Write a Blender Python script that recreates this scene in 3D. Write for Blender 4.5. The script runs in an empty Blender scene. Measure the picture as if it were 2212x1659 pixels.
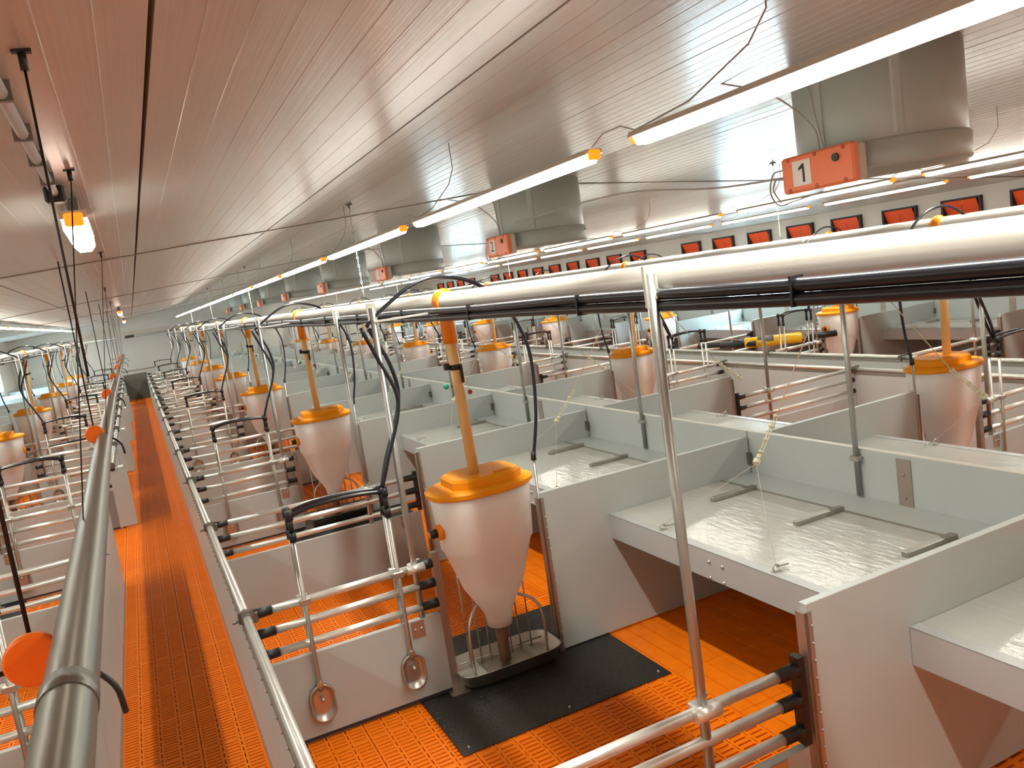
import bpy, math, random
from mathutils import Vector
random.seed(7)
PI = math.pi
C = bpy.context.scene.collection

# ------------------------------------------------------------------ camera
H_CAM = 2.2735
yaw, pit, rol, FPX = 0.423, 0.1278, -0.1463, 1762.25
fw = Vector((math.sin(yaw)*math.cos(pit), math.cos(yaw)*math.cos(pit), -math.sin(pit)))
r0 = Vector((math.cos(yaw), -math.sin(yaw), 0)); u0 = r0.cross(fw)
rt = math.cos(rol)*r0 + math.sin(rol)*u0
up = -math.sin(rol)*r0 + math.cos(rol)*u0
cam = bpy.data.objects.new('camera', bpy.data.cameras.new('camera')); C.objects.link(cam)
from mathutils import Matrix
mw = Matrix(((rt.x, up.x, -fw.x, 0), (rt.y, up.y, -fw.y, 0), (rt.z, up.z, -fw.z, H_CAM), (0, 0, 0, 1)))
cam.matrix_world = mw
cam.data.sensor_width = 36; cam.data.sensor_fit = 'HORIZONTAL'
cam.data.lens = FPX/2212*36; cam.data.clip_start = .02; cam.data.clip_end = 200
bpy.context.scene.camera = cam

# ------------------------------------------------------------------ world, exposure
w = bpy.data.worlds.new('world'); bpy.context.scene.world = w; w.use_nodes = True
w.node_tree.nodes['Background'].inputs[0].default_value = (.45, .75, 1, 1)
w.node_tree.nodes['Background'].inputs[1].default_value = 1.0
vs = bpy.context.scene.view_settings
vs.view_transform = 'Standard'; vs.look = 'None'; vs.gamma = 1; vs.use_curve_mapping = False
vs.exposure = 1.1
LED_STRENGTH = 13.0
LED_WATTS = 8.0            # downward output of each tube lamp
WINDOW_STRENGTH = 11.0

# ------------------------------------------------------------------ materials
def mat(name, col, rough=.5, metal=0., bump=None, var=0., emit=0., trans=0., spec=.5, sub=0., alpha=1., coords='Object', bscale=60, bstr=.1, vscale=4):
    m = bpy.data.materials.new(name); m.use_nodes = True
    nt = m.node_tree; b = nt.nodes['Principled BSDF']
    b.inputs['Base Color'].default_value = (*col, 1)
    b.inputs['Roughness'].default_value = rough; b.inputs['Metallic'].default_value = metal
    b.inputs['Specular IOR Level'].default_value = spec
    if emit:
        b.inputs['Emission Color'].default_value = (*col, 1); b.inputs['Emission Strength'].default_value = emit
    if trans: b.inputs['Transmission Weight'].default_value = trans
    if sub:
        b.inputs['Subsurface Weight'].default_value = sub; b.inputs['Subsurface Radius'].default_value = (.08, .05, .03); b.inputs['Subsurface Scale'].default_value = 1.0
    if alpha < 1: b.inputs['Alpha'].default_value = alpha
    tc = nt.nodes.new('ShaderNodeTexCoord')
    if var:
        n = nt.nodes.new('ShaderNodeTexNoise'); n.inputs['Scale'].default_value = vscale; n.inputs['Detail'].default_value = 5
        nt.links.new(tc.outputs[coords], n.inputs['Vector'])
        mx = nt.nodes.new('ShaderNodeMix'); mx.data_type = 'RGBA'
        mx.inputs[6].default_value = (*[c*(1-var) for c in col], 1); mx.inputs[7].default_value = (*[min(1, c*(1+var)) for c in col], 1)
        nt.links.new(n.outputs['Fac'], mx.inputs[0]); nt.links.new(mx.outputs[2], b.inputs['Base Color'])
    if bump:
        n = nt.nodes.new('ShaderNodeTexNoise'); n.inputs['Scale'].default_value = bscale; n.inputs['Detail'].default_value = 3
        mp = nt.nodes.new('ShaderNodeMapping'); mp.inputs['Scale'].default_value = bump
        nt.links.new(tc.outputs[coords], mp.inputs['Vector']); nt.links.new(mp.outputs[0], n.inputs['Vector'])
        bp = nt.nodes.new('ShaderNodeBump'); bp.inputs['Strength'].default_value = bstr; bp.inputs['Distance'].default_value = .004
        nt.links.new(n.outputs['Fac'], bp.inputs['Height']); nt.links.new(bp.outputs[0], b.inputs['Normal'])
    return m
PVC = mat('pvc_panel_grey', (.45, .49, .48), .38, var=.05, bump=(1, 1, 1), bscale=30, bstr=.03)
LID = mat('kennel_lid_plastic', (.45, .46, .43), .13, var=.08, bump=(1, .28, 1), bscale=34, bstr=.55)
FARWALL = mat('wall_sandwich_panel', (.60, .585, .53), .4, var=.03)
CEIL = mat('ceiling_glossy_panel', (.47, .485, .465), .25, var=.03, spec=.42, bump=(14, .15, 14), bscale=6, bstr=.22)
JOINT = mat('ceiling_joint_profile', (.20, .17, .14), .4)
GALV = mat('galvanised_steel', (.74, .75, .70), .33, .62, var=.12, vscale=25)
GALVD = mat('galvanised_steel_weathered', (.40, .40, .36), .42, .85, var=.2, vscale=12)
STEEL = mat('stainless_steel', (.52, .50, .45), .36, .9, var=.06)
EDGE = mat('edge_profile_steel', (.42, .36, .31), .4, .7, var=.1)
BLACK = mat('black_plastic', (.012, .012, .013), .42)
HOSE = mat('black_water_pipe', (.012, .014, .022), .28)
RUBBER = mat('black_rubber_plate', (.022, .021, .018), .38, bump=(1, 1, 1), bscale=90, bstr=.8)
ORANGE = mat('orange_floor_plastic', (.90, .195, .004), .42, spec=.22, var=.10, vscale=1.2)
ORANGED = mat('orange_floor_plastic_stained', (.87, .185, .004), .42, spec=.22, var=.22, vscale=9)
PIT = mat('slurry_pit', (.30, .05, .006), .8)
LIDO = mat('orange_hopper_lid', (.95, .36, .006), .42, spec=.25, var=.05)
CLIP = mat('orange_fitting', (.90, .27, .006), .35)
BODY = mat('white_hopper_plastic', (.90, .90, .88), .38, sub=.35)
TUBE = mat('amber_drop_tube', (.80, .55, .24), .3, sub=.3)
PIPE = mat('grey_feed_pipe', (.52, .51, .47), .27, .25, var=.05)
CHIM = mat('chimney_plastic', (.37, .41, .38), .4, var=.04)
BOXO = mat('orange_box_lid', (.86, .20, .06), .38)
BOXG = mat('grey_box_base', (.55, .52, .44), .5)
WHITE = mat('white_sticker', (.85, .82, .76), .5)
INK = mat('printed_ink', (.02, .02, .02), .6)
DISC = mat('orange_pulley_disc', (.95, .17, .002), .4)
FLAP = mat('orange_inlet_flap', (.85, .10, .02), .45)
DARK = mat('dark_recess', (.03, .025, .03), .6)
CABLE = mat('grey_cable', (.36, .34, .31), .5)
CORD = mat('pale_cord', (.60, .50, .38), .6)
BEAD = mat('clear_spring_tensioner', (.72, .66, .48), .25)
GREEN = mat('green_plastic_ball', (.01, .35, .20), .4)
RED = mat('red_plastic_ball', (.45, .02, .02), .4)
YEL = mat('yellow_roll_cover', (.85, .48, .01), .3)
LEDM = mat('led_diffuser', (1., .98, .87), .5, emit=LED_STRENGTH)
LEDA = mat('aisle_lamp_diffuser', (1., .95, .82), .5, emit=6.)
POSTM = mat('dull_galvanised_post', (.42, .44, .42), .38, .85, var=.12, vscale=20)
TUBEM = mat('weathered_winch_tube', (.23, .225, .19), .34, .8, var=.12, vscale=3)
LEDEND = mat('amber_led_end', (.95, .25, .01), .35, emit=.6)
GATEEND = mat('dark_end_board', (.12, .115, .095), .5)
WIN = mat('daylit_frosted_pane', (.62, .88, 1.), .4, emit=WINDOW_STRENGTH)

# floor texture used beyond the modelled tiles
FLOORT = mat('orange_slat_floor_far', (.90, .195, .004), .45, spec=.2)
def floor_tex():
    nt = FLOORT.node_tree; b = nt.nodes['Principled BSDF']
    geo = nt.nodes.new('ShaderNodeNewGeometry'); sp = nt.nodes.new('ShaderNodeSeparateXYZ')
    nt.links.new(geo.outputs['Position'], sp.inputs[0])
    def mth(op, a, bv=None):
        n = nt.nodes.new('ShaderNodeMath'); n.operation = op
        for i, v in enumerate((a, bv)):
            if v is None: continue
            if isinstance(v, (int, float)): n.inputs[i].default_value = v
            else: nt.links.new(v, n.inputs[i])
        return n.outputs[0]
    fx = mth('FRACT', mth('DIVIDE', mth('ADD', sp.outputs[0], .471+20*.1008), .1008))
    fy = mth('FRACT', mth('DIVIDE', mth('ADD', sp.outputs[1], 7.65-3.6), .034))
    inx = mth('LESS_THAN', mth('ABSOLUTE', mth('SUBTRACT', fx, .5)), .34)
    iny = mth('LESS_THAN', mth('ABSOLUTE', mth('SUBTRACT', fy, .5)), .2)
    s = mth('MULTIPLY', inx, iny)
    mx = nt.nodes.new('ShaderNodeMix'); mx.data_type = 'RGBA'
    mx.inputs[6].default_value = (.90, .195, .004, 1); mx.inputs[7].default_value = (.40, .07, .004, 1)
    nt.links.new(s, mx.inputs[0]); nt.links.new(mx.outputs[2], b.inputs['Base Color'])
floor_tex()

# ------------------------------------------------------------------ mesh builder
class B:
    def __init__(self): self.v = []; self.f = []; self.s = []
    def add(self, vs_, fs, smooth=False):
        o = len(self.v); self.v += [tuple(p) for p in vs_]
        for f in fs: self.f.append(tuple(i+o for i in f)); self.s.append(smooth)
        return self
    def box(self, x0, x1, y0, y1, z0, z1, bev=0.):
        if bev <= 0:
            p = [(x, y, z) for z in (z0, z1) for (x, y) in ((x0, y0), (x1, y0), (x1, y1), (x0, y1))]
            return self.add(p, [(3, 2, 1, 0), (4, 5, 6, 7), (0, 1, 5, 4), (1, 2, 6, 5), (2, 3, 7, 6), (3, 0, 4, 7)])
        b = bev
        ring = lambda x0, x1, y0, y1, z: [(x0, y0+b, z), (x0+b, y0, z), (x1-b, y0, z), (x1, y0+b, z), (x1, y1-b, z), (x1-b, y1, z), (x0+b, y1, z), (x0, y1-b, z)]
        r = [ring(x0+b, x1-b, y0+b, y1-b, z0), ring(x0, x1, y0, y1, z0+b), ring(x0, x1, y0, y1, z1-b), ring(x0+b, x1-b, y0+b, y1-b, z1)]
        return self.loft(r, smooth=False)
    def loft(self, rings, smooth=True, caps=True):
        n = len(rings[0]); vs_ = [p for r in rings for p in r]; fs = []
        for k in range(len(rings)-1):
            for i in range(n):
                j = (i+1) % n
                fs.append((k*n+i, k*n+j, (k+1)*n+j, (k+1)*n+i))
        o = len(self.v); self.add(vs_, fs, smooth)
        if caps:
            self.f.append(tuple(o+i for i in reversed(range(n)))); self.s.append(False)
            self.f.append(tuple(o+(len(rings)-1)*n+i for i in range(n))); self.s.append(False)
        return self
    def tube(self, pts, r, n=10, caps=True):
        pts = [Vector(p) for p in pts]; rings = []
        t0 = (pts[1]-pts[0]).normalized()
        a = Vector((0, 0, 1)) if abs(t0.z) < .9 else Vector((1, 0, 0))
        nrm = a.cross(t0).normalized()
        for i, p in enumerate(pts):
            if i == 0: t = (pts[1]-p)
            elif i == len(pts)-1: t = (p-pts[i-1])
            else: t = (pts[i+1]-p).normalized()+(p-pts[i-1]).normalized()
            t = t.normalized(); nrm = (nrm-nrm.dot(t)*t).normalized(); bn = t.cross(nrm)
            rr = r[i] if isinstance(r, (list, tuple)) else r
            rings.append([p+rr*(math.cos(2*PI*k/n)*nrm+math.sin(2*PI*k/n)*bn) for k in range(n)])
        return self.loft(rings, True, caps)
    def lathe(self, prof, cx=0, cy=0, n=24, sx=1., sy=1., caps=True):
        return self.loft([[(cx+sx*r*math.cos(2*PI*k/n), cy+sy*r*math.sin(2*PI*k/n), z) for k in range(n)] for (r, z) in prof], True, caps)
    def prism(self, poly, z0, z1):
        return self.loft([[(x, y, z0) for x, y in poly], [(x, y, z1) for x, y in poly]], False)
    def extr_y(self, prof, y0, y1):      # prof: list of (x,z)
        return self.loft([[(x, y0, z) for x, z in prof], [(x, y1, z) for x, z in prof]], False)
    def sphere(self, c, r, n=10, m=6):
        pr = [(max(.02*r, r*math.sin(PI*i/m)), c[2]-r*math.cos(PI*i/m)) for i in range(m+1)]
        return self.lathe(pr, c[0], c[1], n)
    def mesh(self, name, m, s=1):
        me = bpy.data.meshes.new(name)
        if s == 1: me.from_pydata(self.v, [], self.f)
        else: me.from_pydata([(-x, y, z) for x, y, z in self.v], [], [tuple(reversed(f)) for f in self.f])
        me.materials.append(m); me.polygons.foreach_set('use_smooth', self.s); me.update()
        return me
def arc(p, q, h, n=10, sag=None):
    p, q = Vector(p), Vector(q); out = []
    for i in range(n+1):
        t = i/n; out.append(p.lerp(q, t)+Vector((0, 0, h*4*t*(1-t))))
    return out
def spline(pts, n=8):
    P = [Vector(p) for p in pts]; P = [2*P[0]-P[1]]+P+[2*P[-1]-P[-2]]; out = []
    for i in range(1, len(P)-2):
        for k in range(n):
            t = k/n; a, b, c, d = P[i-1], P[i], P[i+1], P[i+2]
            out.append(.5*((2*b)+(-a+c)*t+(2*a-5*b+4*c-d)*t*t+(-a+3*b-3*c+d)*t**3))
    out.append(P[-2]); return out

# ------------------------------------------------------------------ objects
def ob(name, me, parent=None, loc=None):
    o = bpy.data.objects.new(name, me); C.objects.link(o)
    if parent is not None: o.parent = parent
    if loc is not None: o.location = loc
    return o
def tag(o, label, cat, group=None, kind=None):
    if label: o['label'] = label
    if cat: o['category'] = cat
    if group: o['group'] = group
    if kind: o['kind'] = kind
    return o
def thing(name, label, cat, loc, specs, group=None, labels={}):
    """specs: list of (part_name, mesh, [(sub_name, mesh),...])"""
    e = ob(name, None, loc=loc); e.empty_display_size = .1; tag(e, label, cat, group)
    for sp in specs:
        p = ob(sp[0], sp[1], e)
        if len(sp) > 3 and sp[3]: p['label'] = sp[3]
        if len(sp) > 4: p['kind'] = sp[4]
        if len(sp) > 2:
            for sn, sm in sp[2]: ob(sn, sm, p)
    return e
def struct(name, me, loc=None, label=None):
    o = ob(name, me, loc=loc); o['kind'] = 'structure'
    if label: o['label'] = label
    return o
CACHE = {}
def cached(key, fn):
    if key not in CACHE: CACHE[key] = fn()
    return CACHE[key]
ORD = ['nearest', 'second', 'third', 'fourth', 'fifth', 'sixth', 'seventh', 'eighth', 'ninth', 'tenth', 'eleventh', 'twelfth', 'thirteenth', 'fourteenth', 'fifteenth', 'sixteenth', 'seventeenth', 'eighteenth', 'nineteenth', 'twentieth'] + ['twenty-'+a for a in ('first','second','third','fourth','fifth','sixth','seventh','eighth')]

# ------------------------------------------------------------------ layout
PITCH = 2.1504
Y = lambda k: 4.2796+(k-1)*PITCH
KMAX = 14
XA, XE, XQ, XS, XK, XC = .268, 1.296, 1.980, 1.934, 2.439, 3.604
ZR = (.770, .658, .538); ZB = .480; ZT = 1.0; ZK = .757; ZKB = .603; ZCW = 1.035
XF = 1.590; ZP = 2.20; ZLED = 2.63
WR, WL, YEND, YBACK = 11.035, -3.835, 32.45, -2.2
ceil_z = lambda x: 2.2735+.588+.07*x if x < XC else 2.2735+.588+.07*(2*XC-x)
ROWS = {'R1': (1, 0., 'row just right of the centre aisle'),
        'R2': (-1, 2*XC, 'row beyond the dividing wall'),
        'R3': (1, 7.431, 'row along the inlet wall'),
        'L1': (-1, -.232, 'row left of the centre aisle')}
def mx(row, x): s, a, _ = ROWS[row]; return a+s*x
RP = {'R1': 'right of the aisle', 'R2': 'beyond the dividing wall', 'R3': 'by the inlet wall', 'L1': 'left of the aisle'}
def pos_word(i, what=''): return 'nearest the camera' if i == 0 else '%s from camera' % ORD[i]
def lab(desc, i, row): return '%s, %s, %s' % (desc, pos_word(i), RP[row])

# ------------------------------------------------------------------ structure: shell
def shell():
    # far end wall in sandwich panels, side walls with inlets, windows, back wall
    b = B(); b.extr_y([(WL-.1, -.3), (WR+.1, -.3), (WR+.1, ceil_z(WR)+.3), (XC, ceil_z(XC)+.3), (WL-.1, ceil_z(WL)+.3)], YEND, YEND+.12)
    struct('wall_far', b.mesh('wall_far', FARWALL))
    b = B(); b.extr_y([(WL-.1, -.3), (WR+.1, -.3), (WR+.1, ceil_z(WR)+.3), (XC, ceil_z(XC)+.3), (WL-.1, ceil_z(WL)+.3)], YBACK-.12, YBACK)
    struct('wall_back', b.mesh('wall_back', FARWALL))
    # right wall with openings for inlets and windows
    def wall(xw, sgn, wins, inl, name):
        cuts = []
        b = B(); x0, x1 = (xw, xw+.12*sgn) if sgn > 0 else (xw-.12, xw)
        ztop = ceil_z(xw)+.02
        def band(z0, z1, holes):
            y = YBACK
            for (a, c) in sorted(holes):
                b.box(x0, x1, y, a, z0, z1); y = c
            b.box(x0, x1, y, YEND, z0, z1)
        zw0, zw1 = 1.05, 1.68
        b.box(x0, x1, YBACK, YEND, -.3, zw0)
        band(zw0, zw1, wins)
        b.box(x0, x1, YBACK, YEND, zw1, 2.10)
        band(2.10, 2.47, inl)
        b.box(x0, x1, YBACK, YEND, 2.47, ztop)
        struct(name, b.mesh(name, FARWALL))
    inl = [(7.27+1.04*n-.0, 7.27+1.04*n) for n in range(8)]
    ys = [6.2-1.04*1, 6.22] + [7.27+1.04*n for n in range(8)] + [16.56+1.04*n for n in range(9)] + [26.9+1.04*n for n in range(4)]
    inlr = [(y-.62, y) for y in ys]
    wr = [(10.75, 13.35), (25.6, 28.6)]
    wl = [(25.0, 29.6)]
    wall(WR, 1, wr, inlr, 'wall_right')
    wall(WL, -1, wl, [], 'wall_left')
    n = 1
    for (xw, s, ws) in ((WR, 1, wr), (WL, -1, wl)):
        for (a, c) in ws:
            b = B(); x = xw+.05*s
            for (y0, y1, z0, z1) in ((a, c, 1.05, 1.10), (a, c, 1.63, 1.68), (a, a+.05, 1.10, 1.63), (c-.05, c, 1.10, 1.63), ((a+c)/2-.02, (a+c)/2+.02, 1.10, 1.63)):
                b.box(min(x-.03*s, x+.05*s), max(x-.03*s, x+.05*s), y0, y1, z0, z1)
            f = struct('window_%d' % n, b.mesh('window_frame', PVC)); n += 1
            for (y0, y1) in ((a+.05, (a+c)/2-.02), ((a+c)/2+.02, c-.05)):
                p = B().box(min(x, x+.012*s), max(x, x+.012*s), y0, y1, 1.10, 1.63)
                ob('pane', p.mesh('pane', WIN), f)
    # wall cover strips (baseboards of the end wall)
    struct('trim_1', B().box(WL, WR, YEND-.012, YEND, .96, 1.0).mesh('trim', GALVD))
    return ys
INLETS = shell()

# ceiling: bays of 1 m panels, grooved every 0.1 m, parts of the ceiling
BAYS = [(YBACK, 6.95), (6.95, 13.55), (13.55, 20.1), (20.1, 26.6), (26.6, YEND)]
def ceiling():
    root = ob('ceiling', B().extr_y([(WL-.1, ceil_z(WL-.1)+.05), (XC, ceil_z(XC)+.05), (WR+.1, ceil_z(WR+.1)+.05), (WR+.1, ceil_z(WR)+.12), (XC, ceil_z(XC)+.12), (WL-.1, ceil_z(WL)+.12)], YBACK, YEND).mesh('ceiling', JOINT))
    root['kind'] = 'structure'
    edges = [x for x in [.149+n*1.0 for n in range(-4, 12)]]
    xs = [WL] + [e for e in edges if WL+.1 < e < XC-.1] + [XC] + [2*XC-e for e in reversed([e for e in edges if e < XC-.1]) if WR-.1 > 2*XC-e]
    # right half mirrors the left half about the ridge, then continues to the wall
    right = sorted(set([round(XC+(XC-e), 4) for e in edges if e < XC-.1]))
    xs = [WL]+[e for e in edges if WL+.15 < e < XC-.15]+[XC]+[x for x in right if x < WR-.15]+[WR]
    for bi, (y0, y1) in enumerate(BAYS):
        for i in range(len(xs)-1):
            a, c = xs[i], xs[i+1]; wd = c-a; s = 1 if a < XC-.01 else -1
            key = ('cp', bi, round(wd, 3), s)
            def mk():
                prof = []; g = .0009; n = max(1, round((wd-.008)/.1)); st = (wd-.008)/n
                for k in range(n):
                    u = .004+k*st
                    prof += [(u+.002, 0), (u+st-.002, 0)]
                    if k < n-1: prof += [(u+st-.0012, -g), (u+st+.0012, -g)]
                prof = [(u, z+.07*s*u) for u, z in prof]
                prof += [(wd-.004, .05+.07*s*wd), (.004, .05)]
                prof = list(reversed(prof))
                return B().extr_y(prof, y0+.012, y1-.012).mesh('ceiling_panel', CEIL)
            ob('ceiling_panel', cached(key, mk), root, (a, 0, ceil_z(a)))
    for n, (y0, y1) in enumerate(BAYS[:-1]):
        b = B()
        for (x0, x1) in ((WL, XC), (XC, WR)):
            b.loft([[(x0, y1-.02, ceil_z(x0)-.006), (x0, y1+.02, ceil_z(x0)-.006), (x0, y1+.02, ceil_z(x0)+.03), (x0, y1-.02, ceil_z(x0)+.03)],
                    [(x1, y1-.02, ceil_z(x1)-.006), (x1, y1+.02, ceil_z(x1)-.006), (x1, y1+.02, ceil_z(x1)+.03), (x1, y1-.02, ceil_z(x1)+.03)]], False)
        struct('trim_%d' % (n+2), b.mesh('ceiling_joint', JOINT))
ceiling()

# floor: slurry pit, slotted plastic tiles near the camera, textured slats beyond
GX, GY, TX, TY = -.471, 3.60, .4032, .51
def tile_mesh(kind):
    b = B(); cw = .1008
    if kind == 'solid':
        for c in range(4):
            b.box(c*cw+.0035, (c+1)*cw-.0035, .0015, TY-.0015, -.028, 0)
        b.box(0.001, TX-.001, .0015, TY-.0015, -.05, -.006)
        return b.mesh('solid_floor_tile', ORANGED)
    n = 14; bar = .020; pit_ = (TY-bar)/n
    b.box(.001, TX-.001, .001, bar/2, -.04, 0); b.box(.001, TX-.001, TY-bar/2, TY-.001, -.04, 0)
    for c in range(4):
        x0 = c*cw
        # side ribs with a dashed joint slot between neighbouring cells
        b.box(x0+.003, x0+.015, bar/2, TY-bar/2, -.04, 0)
        b.box(x0+cw-.015, x0+cw-.003, bar/2, TY-bar/2, -.04, 0)
        for k in range(7):
            yy = bar/2+(k+.5)*(TY-bar)/7
            b.box(x0-.0031 if c else .0005, x0+.0031, yy-.011, yy+.011, -.04, -.001)
        for k in range(n):
            y0 = bar/2+k*pit_+.0055
            b.box(x0+.014, x0+cw-.014, y0+.006, y0+pit_-.0055, -.04, 0)
    b.box(.001, TX-.001, .001, TY-.001, -.05, -.024)
    return b.mesh('floor_tile', ORANGE)
def floor():
    struct('trim_9', B().box(WL, WR, YBACK, YEND, -.45, -.30).mesh('pit_floor', PIT), label='dark slurry pit below the slatted floor')
    root = ob('floor', B().box(WL, WR, YBACK, 2.0, -.03, -.002).mesh('floor', FLOORT)); root['kind'] = 'structure'
    sl, so = tile_mesh('slot'), tile_mesh('solid')
    cnt = 0; done = set()
    for j in range(-2, 11):
        for i in range(-1, 10):
            done.add((i, j)); cnt += 1
            o = ob('floor_tile', so if i >= 7 else sl, root, (GX+TX*i, GY+TY*j, 0))
            if i >= 7: o['label'] = 'closed orange floor tile under the kennel cover'
    for j in range(11, 56):
        for i in (-1, 0, 1):
            if GX+TX*i > XA: continue
            o = ob('floor_tile', sl, root, (GX+TX*i, GY+TY*j, 0)); done.add((i, j)); cnt += 1
    # left gate row: first columns left of the aisle
    for j in range(-2, 8):
        for i in (-2, -3):
            o = ob('floor_tile', sl, root, (GX+TX*i, GY+TY*j, 0)); done.add((i, j)); cnt += 1
    # everything beyond: slats joined to one piece
    b = B()
    def slab(x0, x1, y0, y1): b.box(x0, x1, y0, y1, -.03, -.001)
    ya, yb = GY-2*TY, GY+11*TY
    slab(WL, GX-3*TX, 2.0, YEND)
    slab(GX-3*TX, GX-TX, GY+8*TY, YEND)
    slab(GX-3*TX, WR, 2.0, ya)
    slab(GX+10*TX, WR, ya, YEND)
    slab(GX+2*TX, GX+10*TX, yb, YEND)
    slab(GX-TX, GX+2*TX, GY+56*TY, YEND)
    o = ob('slatted_field', b.mesh('slatted_field', FLOORT), root); o['kind'] = 'stuff'
    print('tiles', cnt)
floor()

# ------------------------------------------------------------------ pen parts (R1 coordinates, y relative to the divider)
def rail_parts(s, x0, x1, tag_, base):
    """three rails with black sockets"""
    out = []
    for zi, z in enumerate(ZR):
        def mkr(z=z): return B().tube([(x0+.05-base, 0, z), (x1-.05-base, 0, z)], .0205, 10).mesh('rail', GALV, s)
        def mks(z=z, xa=x0, d=1):
            return B().tube([(xa-base, 0, z), (xa+d*.03-base, 0, z), (xa+d*.095-base, 0, z)], [.027, .0265, .0245], 10).mesh('socket', BLACK, s)
        out.append(('rail', cached((tag_, 'rail', z, s), mkr), [('end_socket', cached((tag_, 's0', z, s), lambda z=z: mks(z, x0, 1))), ('end_socket', cached((tag_, 's1', z, s), lambda z=z: mks(z, x1, -1)))]))
    return out
def strip_holes(x, y0, y1, z0, z1, n, base, s, d=-1):
    b = B(); b.box(x-.022-base, x+.022-base, y0, y1, z0, z1)
    for i in range(n):
        z = z0+(i+.5)*(z1-z0)/n
        for yy in (y0-.004, y1+.004): b.box(x-.006-base, x+.006-base, min(yy, yy+.004), max(yy, yy+.004), z-.006, z+.006)
    return b
def gate(row, k, idx):
    s = ROWS[row][0]; base = XA+.05; odd = k % 2 == 1
    x1 = XE if odd else XS-.02; key = 'godd' if odd else 'geven'
    sp = rail_parts(s, XA+.028, x1-.02, key, base)
    def board():
        b = B().box(XA+.03-base, x1-.02-base, -.0175, .0175, .02, ZB); return b.mesh('board', PVC, s)
    sp.append(('board', cached((key, 'board', s), board)))
    sp.append(('bracket_plate', cached((key, 'br', s), lambda: B().box(x1-.20-base, x1-.125-base, -.022, -.018, ZB-.10, ZB-.005).sphere((x1-.18-base, -.024, ZB-.05), .008, 6, 4).sphere((x1-.145-base, -.024, ZB-.05), .008, 6, 4).mesh('bracket', STEEL, s))))
    def foot():
        b = B(); b.box(XA+.03-base, x1-.02-base, -.019, .019, .012, .03); return b.mesh('foot', DARK, s)
    sp.append(('bottom_edge', cached((key, 'foot', s), foot)))
    if odd:
        sp.append(('end_post', cached((key, 'post', s), lambda: strip_holes(x1, -.02, .02, .0, .83, 14, base, s).mesh('end_post', EDGE, s))))
        sp.append(('foot_bracket', cached((key, 'fb', s), lambda: B().box(x1-.05-base, x1+.06-base, -.09, .09, .004, .012).box(x1+.02-base, x1+.05-base, -.03, .03, .012, .08).mesh('foot_bracket', STEEL, s))))
    else:
        sp.append(('rail_holder', cached((key, 'rh', s), lambda: B().box(x1-.035-base, x1-.005-base, -.022, .022, ZR[2]-.05, ZR[0]+.05).mesh('rail_holder', BLACK, s))))
    n = idx//2
    lb = lab('short three-rail gate over grey board' if odd else 'long three-rail gate over grey board', n, row)
    thing('pen_gate', lb, 'gate', (mx(row, base), Y(k), 0), sp, 'pen gates in the '+ROWS[row][2])
def partition(row, k, idx):
    s = ROWS[row][0]; odd = k % 2 == 1; x0 = XQ if odd else XS; base = x0; key = 'po' if odd else 'pe'
    sp = [('panel', cached((key, 'p', s), lambda: B().box(x0+.012-base, XC-.03-base, -.0175, .0175, .015, ZT, .002).mesh('panel', PVC, s))),
          ('end_strip', cached((key, 'e', s), lambda: B().box(-.004, .03, -.021, -.0175, .0, ZT-.03).box(-.004, .03, .0175, .021, 0, ZT-.03).box(-.006, .0115, -.021, .021, 0, ZT-.03).add([], []).mesh('end_strip', EDGE, s)),
           [('screw', cached((key, 'sc', s), lambda: screws(s)))]),
          ('wall_bracket', cached((key, 'w', s), lambda: B().box(XC-.055-base, XC-.03-base, -.04, .04, ZK+.06, ZK+.14).mesh('wall_bracket', GATEEND, s)))]
    if row != 'R3' and odd:
        pass
    thing('partition_panel', lab('tall grey pen partition panel', idx, row), 'partition', (mx(row, base), Y(k), 0), sp, 'partition panels in the '+ROWS[row][2])
def screws(s):
    b = B()
    for i in range(14):
        z = .06+i*.066; b.sphere((.026, -.0225, z), .0055, 6, 4)
    return b.mesh('screw', STEEL, s)
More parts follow.
